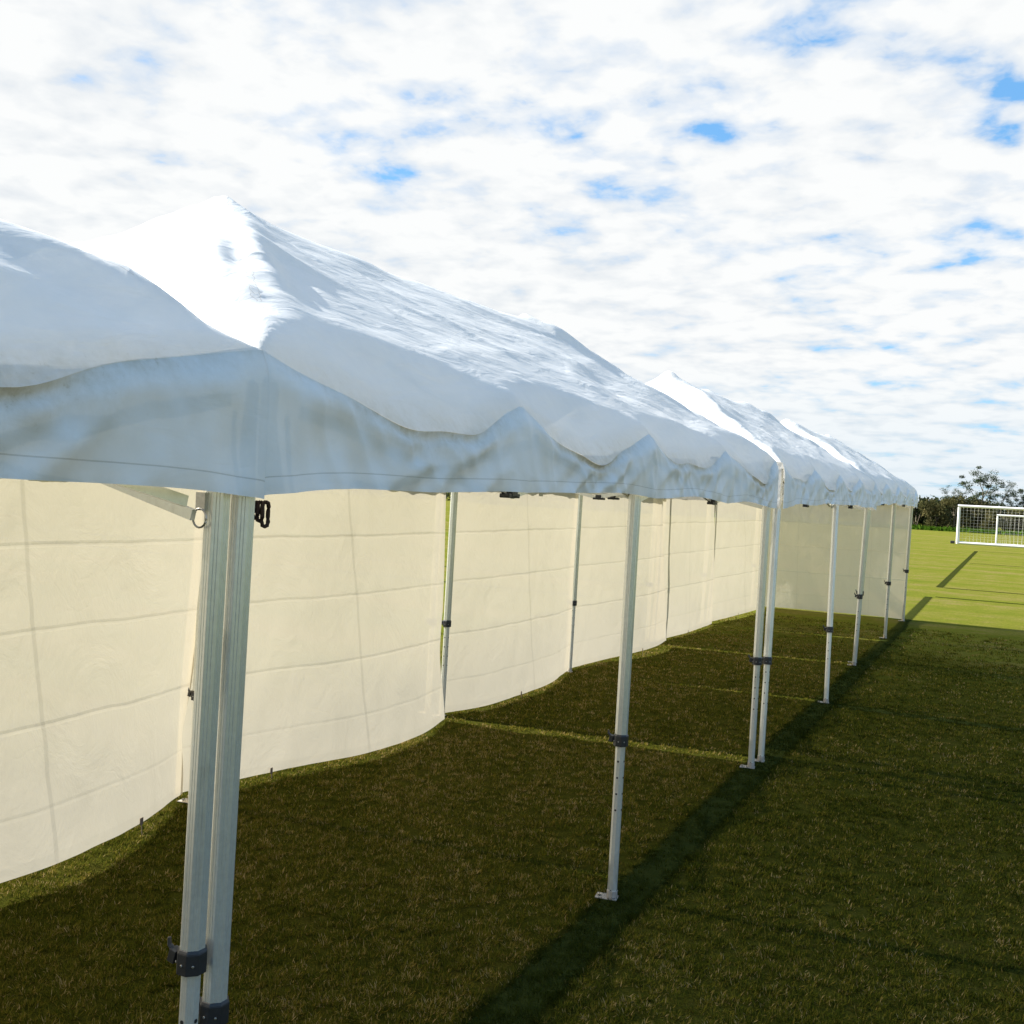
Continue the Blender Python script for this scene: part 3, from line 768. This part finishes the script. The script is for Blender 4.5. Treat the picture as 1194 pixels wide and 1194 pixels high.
def side_wall(parent, top0, top1, hemp, e0=lambda v: 0, e1=lambda v: 0, seed=0, mat=None, tabs=(), wamp=1.0, nu=90, nv=64, axis='y', belly=.05):
    """cloth panel: straight top edge top0-top1, measured hem polyline, e0/e1 pull the two side edges in (m)"""
    top0 = Vector(top0); top1 = Vector(top1)
    L = [0.0]
    for i in range(1, len(hemp)): L.append(L[-1] + (Vector(hemp[i]).xy - Vector(hemp[i - 1]).xy).length)
    hp = [(l / L[-1], *h) for l, h in zip(L, hemp)]
    VS = []; UV = []
    ax = (top1 - top0).normalized(); nrm = Vector((0, 0, 1)).cross(ax)      # sideways
    for j in range(nv + 1):
        v = j / nv
        for i in range(nu + 1):
            u = i / nu
            A = top0.lerp(top1, u); B = interp(hp, u)
            k = v ** 1.18
            p = Vector((A.x + (B.x - A.x) * k, A.y + (B.y - A.y) * (v ** 1.05), A.z + (B.z - A.z) * v))
            p += ax * (e0(v) * (1 - u) ** 6 - e1(v) * u ** 6)
            w = math.sin(PI * u) ** .5
            bl = belly * math.sin(PI * u) * math.sin(PI * v) * mnoise.noise(Vector((u * 1.7 + seed, v * 1.2, seed)))
            wr = .010 * fbm(u * 5 + seed, v * 2.2, seed, 3) + .006 * ridged(u * 9 + 2 * v, v * 3.2, seed + 4)
            # curled free edges
            curl = .020 * ((1 - u) ** 10 * math.sin(5 * v + seed) + u ** 10 * math.sin(4.2 * v + 1 + seed)) * v
            cre = 0
            for q in (.205, .42, .655): cre += .003 * math.exp(-abs(v - q) / .010) * (.4 + .6 * abs(mnoise.noise(Vector((u * 3, q * 9, seed)))))
            p -= nrm * wamp * (bl + (wr * (.3 + .7 * w) + curl + cre) * min(1, v * 6))
            VS.append(p); UV.append((u, v))
    F = []
    for j in range(nv):
        for i in range(nu):
            a = j * (nu + 1) + i; F.append((a, a + nu + 1, a + nu + 2, a + 1))
    off = parent_loc(parent)
    o = mesh_obj('side_wall', [p - off for p in VS], F, mat or M_wall, parent, True, uv=UV)
    for u in tabs:
        i = int(u * nu); a = VS[nv * (nu + 1) + i]
        m = MB(); n_ = nrm * -1
        m.box(a + n_ * .006 + Vector((0, 0, .012)), (.004 if axis == 'y' else .028, .028 if axis == 'y' else .004, .040), .2)
        m.tube(a + n_ * .008 + Vector((0, 0, -.006)), a + n_ * .012 + Vector((0, 0, -a.z)), .003, 6)
        m.build('peg_tab', M_tab, o)
    return o

TX = -2.80; TZ = 2.12
lin = lambda a, b: (lambda v: a + (b - a) * v)
bump_ = lambda c, w, a: (lambda v: a * math.exp(-((v - c) / w) ** 2))
# tent 1 (beside the camera)
side_wall(t1, (TX, -4.0, TZ), (TX, -.98, TZ), [(-2.8, -4.0, .03), (-2.65, -2.5, .05), (-2.8, -1.0, .03)], seed=11)
side_wall(t1, (TX, -.96, TZ), (TX, 2.03, TZ), [(-2.8, -.95, .03), (-2.62, .5, .06), (-2.8, 2.02, .03)], seed=12)
# tent 2
side_wall(t2, (TX, 2.10, TZ), (TX, 4.985, TZ), [(-2.82, 2.12, .03), (-2.62, 2.8, .06), (-2.53, 3.366, .08), (-2.499, 3.585, .09), (-2.528, 3.875, .09), (-2.664, 4.357, .07), (-2.98, 5.04, .03)],
          e1=lambda v: .040 * max(0, 1 - v / .45) + .045 * math.exp(-((v - .80) / .10) ** 2), seed=1, tabs=(.77,))
side_wall(t2, (TX - .10, 4.97, TZ), (TX, 7.95, TZ), [(-3.02, 5.00, .03), (-2.865, 5.457, .05), (-2.773, 5.845, .05), (-2.569, 6.565, .05), (-2.564, 7.306, .04), (-2.762, 8.04, .02)],
          e1=lambda v: .015 + .06 * math.exp(-((v - .72) / .16) ** 2) , seed=2, tabs=(.24,))
# tent 3
side_wall(t3, (TX - .10, 8.225, TZ), (TX, 11.05, TZ), [(-2.90, 8.20, .02), (-2.716, 8.643, .03), (-2.654, 9.254, .04), (-2.67, 10.119, .04), (-2.88, 11.10, .03)],
          e1=lambda v: .065 * max(0, 1 - v / .8), seed=3, tabs=(.42,))
side_wall(t3, (TX - .11, 11.10, TZ), (TX + .03, 13.98, TZ), [(-2.93, 11.12, .02), (-2.826, 12.021, .03), (-2.658, 12.648, .06), (-2.56, 13.285, .08), (-2.62, 14.0, .09)],
          e0=lambda v: .04 * max(0, 1 - v / .7), e1=lambda v: .05 * max(0, 1 - v / .12), seed=4, tabs=(.64,))
# tent 4
side_wall(t4, (TX - .06, 14.06, TZ + .05), (TX - .02, 16.92, TZ + .05), [(-2.88, 14.10, .02), (-2.80, 14.8, .03), (-2.756, 15.435, .03), (-2.76, 16.95, .03)],
          e1=lambda v: .05 * max(0, 1 - v / .7), seed=5, tabs=(.5,))
side_wall(t4, (TX - .03, 16.96, TZ + .05), (TX - .03, 20.66, TZ + .05), [(-2.86, 16.97, .03), (-2.72, 18.4, .05), (-2.66, 19.7, .05), (-2.74, 20.72, .03)],
          e0=lambda v: .05 * max(0, 1 - v / .65), seed=6, tabs=(.4,))
side_wall(t4, (-2.90, 20.60, TZ + .07), (-1.45, 20.58, TZ + .07), [(-2.86, 20.7, .02), (-2.5, 20.78, .02), (-2.1, 20.84, .02), (-1.46, 20.78, .03)], seed=7, mat=M_wall_end, axis='x', wamp=.35)
side_wall(t4, (-1.48, 20.575, TZ + .07), (-.10, 20.58, TZ + .07), [(-1.49, 20.77, .03), (-1.0, 20.82, .03), (-.5, 20.80, .03), (-.13, 20.72, .03)], seed=8, mat=M_wall_end, axis='x', wamp=.35)

# ------------------------------------------------------------------ football goals
def goal(label, x0, y0, w, h, depth, r, weight=False, grid=.22, top=.9):
    g = empty('football_goal', (x0, y0, 0), label, 'football goal', 'white football goals on the field')
    x1 = x0 + w; yb = y0 + depth; yt = y0 + top
    for x in (x0, x1):
        m = MB(); m.tube((x, y0, 0), (x, y0, h - r), r, 12); m.build('goal_post', M_goal, g, smooth=False)
    m = MB(); m.tube((x0 - r, y0, h), (x1 + r, y0, h), r, 12); m.build('crossbar', M_goal, g)
    m = MB()
    m.tube((x0, y0 + r, r * .8), (x0, yb, r * .8), r * .75, 10); m.tube((x1, y0 + r, r * .8), (x1, yb, r * .8), r * .75, 10)
    m.tube((x0 - r * .6, yb, r * .8), (x1 + r * .6, yb, r * .8), r * .74, 10); m.tube((x0 + r, y0, r * .9), (x1 - r, y0, r * .9), r * .9, 10)
    m.build('base_frame', M_goal, g)
    for x in (x0, x1):
        m = MB(); m.path([(x, y0 + r, h), (x, yt, h - .03), (x, yb, r)], r * .55, 8); m.build('net_stay', M_goal, g)
    m = MB(); rr = .0075; nx = int(w / grid)
    prof = [(y0, h), (yt, h - .06), (yt + (yb - yt) * .5, h * .47), (yb, r * 1.8)]
    for i in range(nx + 1):
        x = x0 + w * i / nx
        m.path([(x, y, z - .03 * math.sin(PI * k / 3)) for k, (y, z) in enumerate(prof)], rr, 3)
    for k in range(int((h + depth) / grid)):
        t = k / int((h + depth) / grid) * 3; i = min(2, int(t)); f = t - i
        y = prof[i][0] + (prof[i + 1][0] - prof[i][0]) * f; z = prof[i][1] + (prof[i + 1][1] - prof[i][1]) * f
        m.path([(x0 + w * q / 8, y, z - .02 * math.sin(PI * q)) for q in range(9)], rr * .5, 3)
    for x in (x0, x1):
        for k in range(1, int(h / grid)):
            z = k * grid; ye = yb - (yb - yt) * (z / h); m.path([(x, y0, z), (x, ye, z)], rr * .6, 3)
    m.build('net', M_net, g)
    if weight:
        m = MB(); m.box((x0 - .28, y0 + .05, .09), (.26, .22, .18)); m.build('counterweight', M_black, g, bevel=.03)
    return g
goal('large white football goal with a striped net, at the right edge of the field', -2.02, 73.2, 7.32, 2.48, 1.6, .085, True)
goal('small white football goal standing just behind the large goal net', .22, 76.0, 4.9, 2.0, 1.1, .06, False, .25, .5)

# ------------------------------------------------------------------ vegetation
def leaf_mesh(name, clumps, n, size, mat, parent, flat=.6, off=(0, 0, 0)):
    """n small leaf faces scattered through ellipsoid clumps [(c, r, weight, tone)]"""
    wts = np.array([c[2] for c in clumps], float); wts /= wts.sum()
    pick = rng.choice(len(clumps), n, p=wts)
    C = np.array([c[0] for c in clumps])[pick]; Rr = np.array([c[1] for c in clumps])[pick]; tone = np.array([c[3] for c in clumps])[pick]
    d = rng.normal(size=(n, 3)); d /= np.linalg.norm(d, axis=1)[:, None]
    rad = rng.uniform(.25, 1.0, n) ** .6 * (1 + .22 * rng.normal(size=n))
    P = C + d * Rr * rad[:, None]
    P[:, 2] = np.maximum(P[:, 2], .03)
    a = rng.normal(size=(n, 3)); a[:, 2] *= flat; a /= np.linalg.norm(a, axis=1)[:, None]
    b = np.cross(a, rng.normal(size=(n, 3))); b /= np.linalg.norm(b, axis=1)[:, None]
    s = size * rng.uniform(.5, 1.4, n)[:, None]
    V = np.empty((n, 4, 3), np.float32)
    V[:, 0] = P - a * s; V[:, 1] = P + b * s * .45; V[:, 2] = P + a * s; V[:, 3] = P - b * s * .45
    V -= np.array(off, dtype=np.float32)
    me = bpy.data.meshes.new(name); me.vertices.add(n * 4); me.vertices.foreach_set('co', V.ravel())
    me.loops.add(n * 4); me.loops.foreach_set('vertex_index', np.arange(n * 4, dtype=np.int32))
    me.polygons.add(n); me.polygons.foreach_set('loop_start', np.arange(n, dtype=np.int32) * 4)
    me.update(calc_edges=True)
    t = np.clip(tone + .22 * rng.normal(size=n), 0, 1)
    at_ = me.attributes.new('tint', 'FLOAT', 'POINT'); at_.data.foreach_set('value', np.repeat(t, 4).astype(np.float32))
    me.materials.append(mat)
    return link(bpy.data.objects.new(name, me), parent)

def gum_tree(x, y, h, label, lean=0.0, dens=1.0, group=None):
    root = empty('gum_tree', (x, y, 0), label, 'tree', group)
    m = MB()
    base = Vector((x, y, 0)); pts = [base + Vector((lean * t * t + .06 * math.sin(5 * t + x), .1 * math.sin(3 * t), h * .62 * t)) for t in [i / 6 for i in range(7)]]
    m.path(pts, [.13 * (1 - .6 * i / 6) * h / 6.5 for i in range(7)], 8)
    cl = []
    nb = 9
    for i in range(nb):
        t = .35 + .65 * (i + 1) / nb; st = pts[min(6, int(t * 6))]
        an = i * 2.4 + x; rr = h * (.07 + .17 * (1 - abs(t - .66)))
        e = st + Vector((math.cos(an) * rr, math.sin(an) * rr, h * .10 + h * .26 * (t) * random.uniform(.7, 1.15)))
        if e.z > h * .97: e.z = h * .95
        mid = st.lerp(e, .5) + Vector((0, 0, -.05 * h * .3))
        m.path([st, mid, e], [.05 * h / 6.5, .035 * h / 6.5, .012], 6)
        cr = h * random.uniform(.05, .08)
        cl.append(((e.x, e.y, e.z), (cr * 1.25, cr * 1.25, cr * .85), 1.0, random.uniform(.35, .7)))
        for _ in range(6):
            q = st.lerp(e, random.uniform(.35, 1.1)) + Vector((random.gauss(0, .085 * h), random.gauss(0, .085 * h), random.gauss(.02 * h, .05 * h)))
            c2 = h * random.uniform(.03, .065); cl.append(((q.x, q.y, q.z), (c2 * 1.3, c2 * 1.3, c2 * .8), .5, random.uniform(.25, .65)))
    m.build('trunk', M_bark, root)
    leaf_mesh('crown', cl, int(6500 * dens), .068 * h / 6.5, M_gum, root, off=(x, y, 0))
    return root

def scrub(x, y, w, h, label, mat, tone=.5, group=None, n=1700, name='scrub_bush'):
    root = empty(name, (x, y, 0), label, 'bush', group)
    m = MB(); cl = []
    for i in range(5):
        a = random.uniform(0, 6.28); e = Vector((x + math.cos(a) * w * .25, y + math.sin(a) * w * .2, h * random.uniform(.5, .85)))
        m.path([(x + .1 * math.cos(a), y + .1 * math.sin(a), 0), (x + math.cos(a) * w * .12, y + math.sin(a) * w * .1, h * .35), e], [.06, .045, .015], 5)
    for i in range(16):
        zc = random.uniform(.10, .88) * h; sp = 1 - .55 * (zc / h) ** 1.5
        c = (x + random.uniform(-.5, .5) * w * sp, y + random.uniform(-.4, .4) * w * sp, zc); r = random.uniform(.13, .24) * h * .8
        cl.append((c, (r * 1.1, r * 1.1, r * random.uniform(.7, 1.2)), r, tone + random.uniform(-.25, .25)))
    m.build('stems', M_bark, root)
    leaf_mesh('foliage', cl, int(n * 2.2), .105, mat, root, flat=1.0, off=(x, y, 0))
    return root

YT = 121.0
gum_tree(-2.6, YT + 2, 6.9, 'tall open gum tree rising above the scrub left of the goal', .25, 1.25)
gum_tree(-.75, YT + 3, 5.6, 'smaller gum tree leaning beside the tall gum tree, above the goal', .35, .7)
gum_tree(-5.1, YT + 3, 4.9, 'short dark gum tree in the scrub between marquee end and tall gum', -.1, .9)
gum_tree(1.6, YT + 4, 4.9, 'dense round gum tree behind the goal at the right edge', .0, 1.6)
gum_tree(4.8, YT + 4, 4.8, 'low gum tree behind the far half of the goals', .1, 1.3)
vis = [(-8.9, 3.6, 3.4, M_scrubB, .40, 'dark green scrub bush beside the end post of the farthest marquee'),
       (-6.9, 3.4, 3.7, M_scrubA, .62, 'pale olive scrub bush right of the dark bush by the marquee'),
       (-5.0, 3.3, 3.9, M_scrubA, .45, 'brownish scrub bush in front of the short dark gum tree'),
       (-3.0, 3.6, 3.6, M_scrubA, .35, 'dull olive bush below the tall gum tree'),
       (-.9, 3.6, 3.5, M_scrubA, .55, 'tan scrub bush seen through the left part of the goal net'),
       (1.3, 3.6, 3.4, M_scrubA, .42, 'brown green scrub bush seen through the small goal'),
       (3.6, 3.6, 3.6, M_scrubB, .50, 'dark scrub bush behind the goals, farthest right in view')]
for x, w, h, mt, tn, lb in vis:
    scrub(x, YT + random.uniform(-.6, .8), w, h, lb, mt, tn)
xs_ = [x for x in list(np.arange(-36, -10.5, 2.6)) + list(np.arange(6.2, 26, 2.6))]
for i, x in enumerate(xs_):
    scrub(float(x), YT + random.uniform(-.8, 1.2), 3.7, random.uniform(3.1, 4.2), 'scrub bush in the bushy strip along the far side of the field', [M_scrubA, M_scrubB][i % 3 == 0], random.uniform(.35, .6), 'scrub bushes along the far field edge', 1000)
# the bush carries on as one mass behind and to the left
cl = []
for i in range(420):
    x = random.uniform(-190, 70); y = YT + 5 + random.uniform(0, 9) ; h = random.uniform(2.6, 4.0)
    cl.append(((x, y, h * random.uniform(.3, .75)), (2.2, 1.6, h * .36), 1.0, random.uniform(.25, .65)))
for i in range(60):
    x = random.uniform(-14, 10); h = 3.6
    cl.append(((x, YT + 4 + random.uniform(0, 3), h * random.uniform(.12, .8)), (1.6, 1.2, h * .25), 2.2, random.uniform(.35, .7)))
for i in range(200):
    x = random.uniform(-190, -37); y = YT + random.uniform(0, 4); h = random.uniform(2.6, 4.0)
    cl.append(((x, y, h * random.uniform(.25, .75)), (2.2, 1.6, h * .36), 1.0, random.uniform(.25, .65)))
o = leaf_mesh('woodland', cl, 80000, .21, M_scrubB, None, flat=1.0)
tag(o, 'mass of dark scrub woodland far behind the playing field', 'woodland', kind='stuff')
# unmown verge in front of the scrub
n = 26000
cl = [((x, YT - 4.4 + random.uniform(-1.6, 2.2), .12), (2.5, 1.2, .22), 1, random.uniform(.3, .7)) for x in np.arange(-60, 30, 1.5)]
o = leaf_mesh('verge_grass', cl, n, .20, M_rough, None, flat=3)
tag(o, 'bright green unmown grass verge in front of the far scrub', 'grass', kind='stuff')

# ------------------------------------------------------------------ render settings
sc.render.engine = 'CYCLES'
sc.view_settings.view_transform = 'Standard'; sc.view_settings.look = 'None'; sc.view_settings.gamma = 1
sc.view_settings.exposure = 1.4
sc.cycles.max_bounces = 8; sc.cycles.diffuse_bounces = 4; sc.cycles.transmission_bounces = 6; sc.cycles.transparent_max_bounces = 8
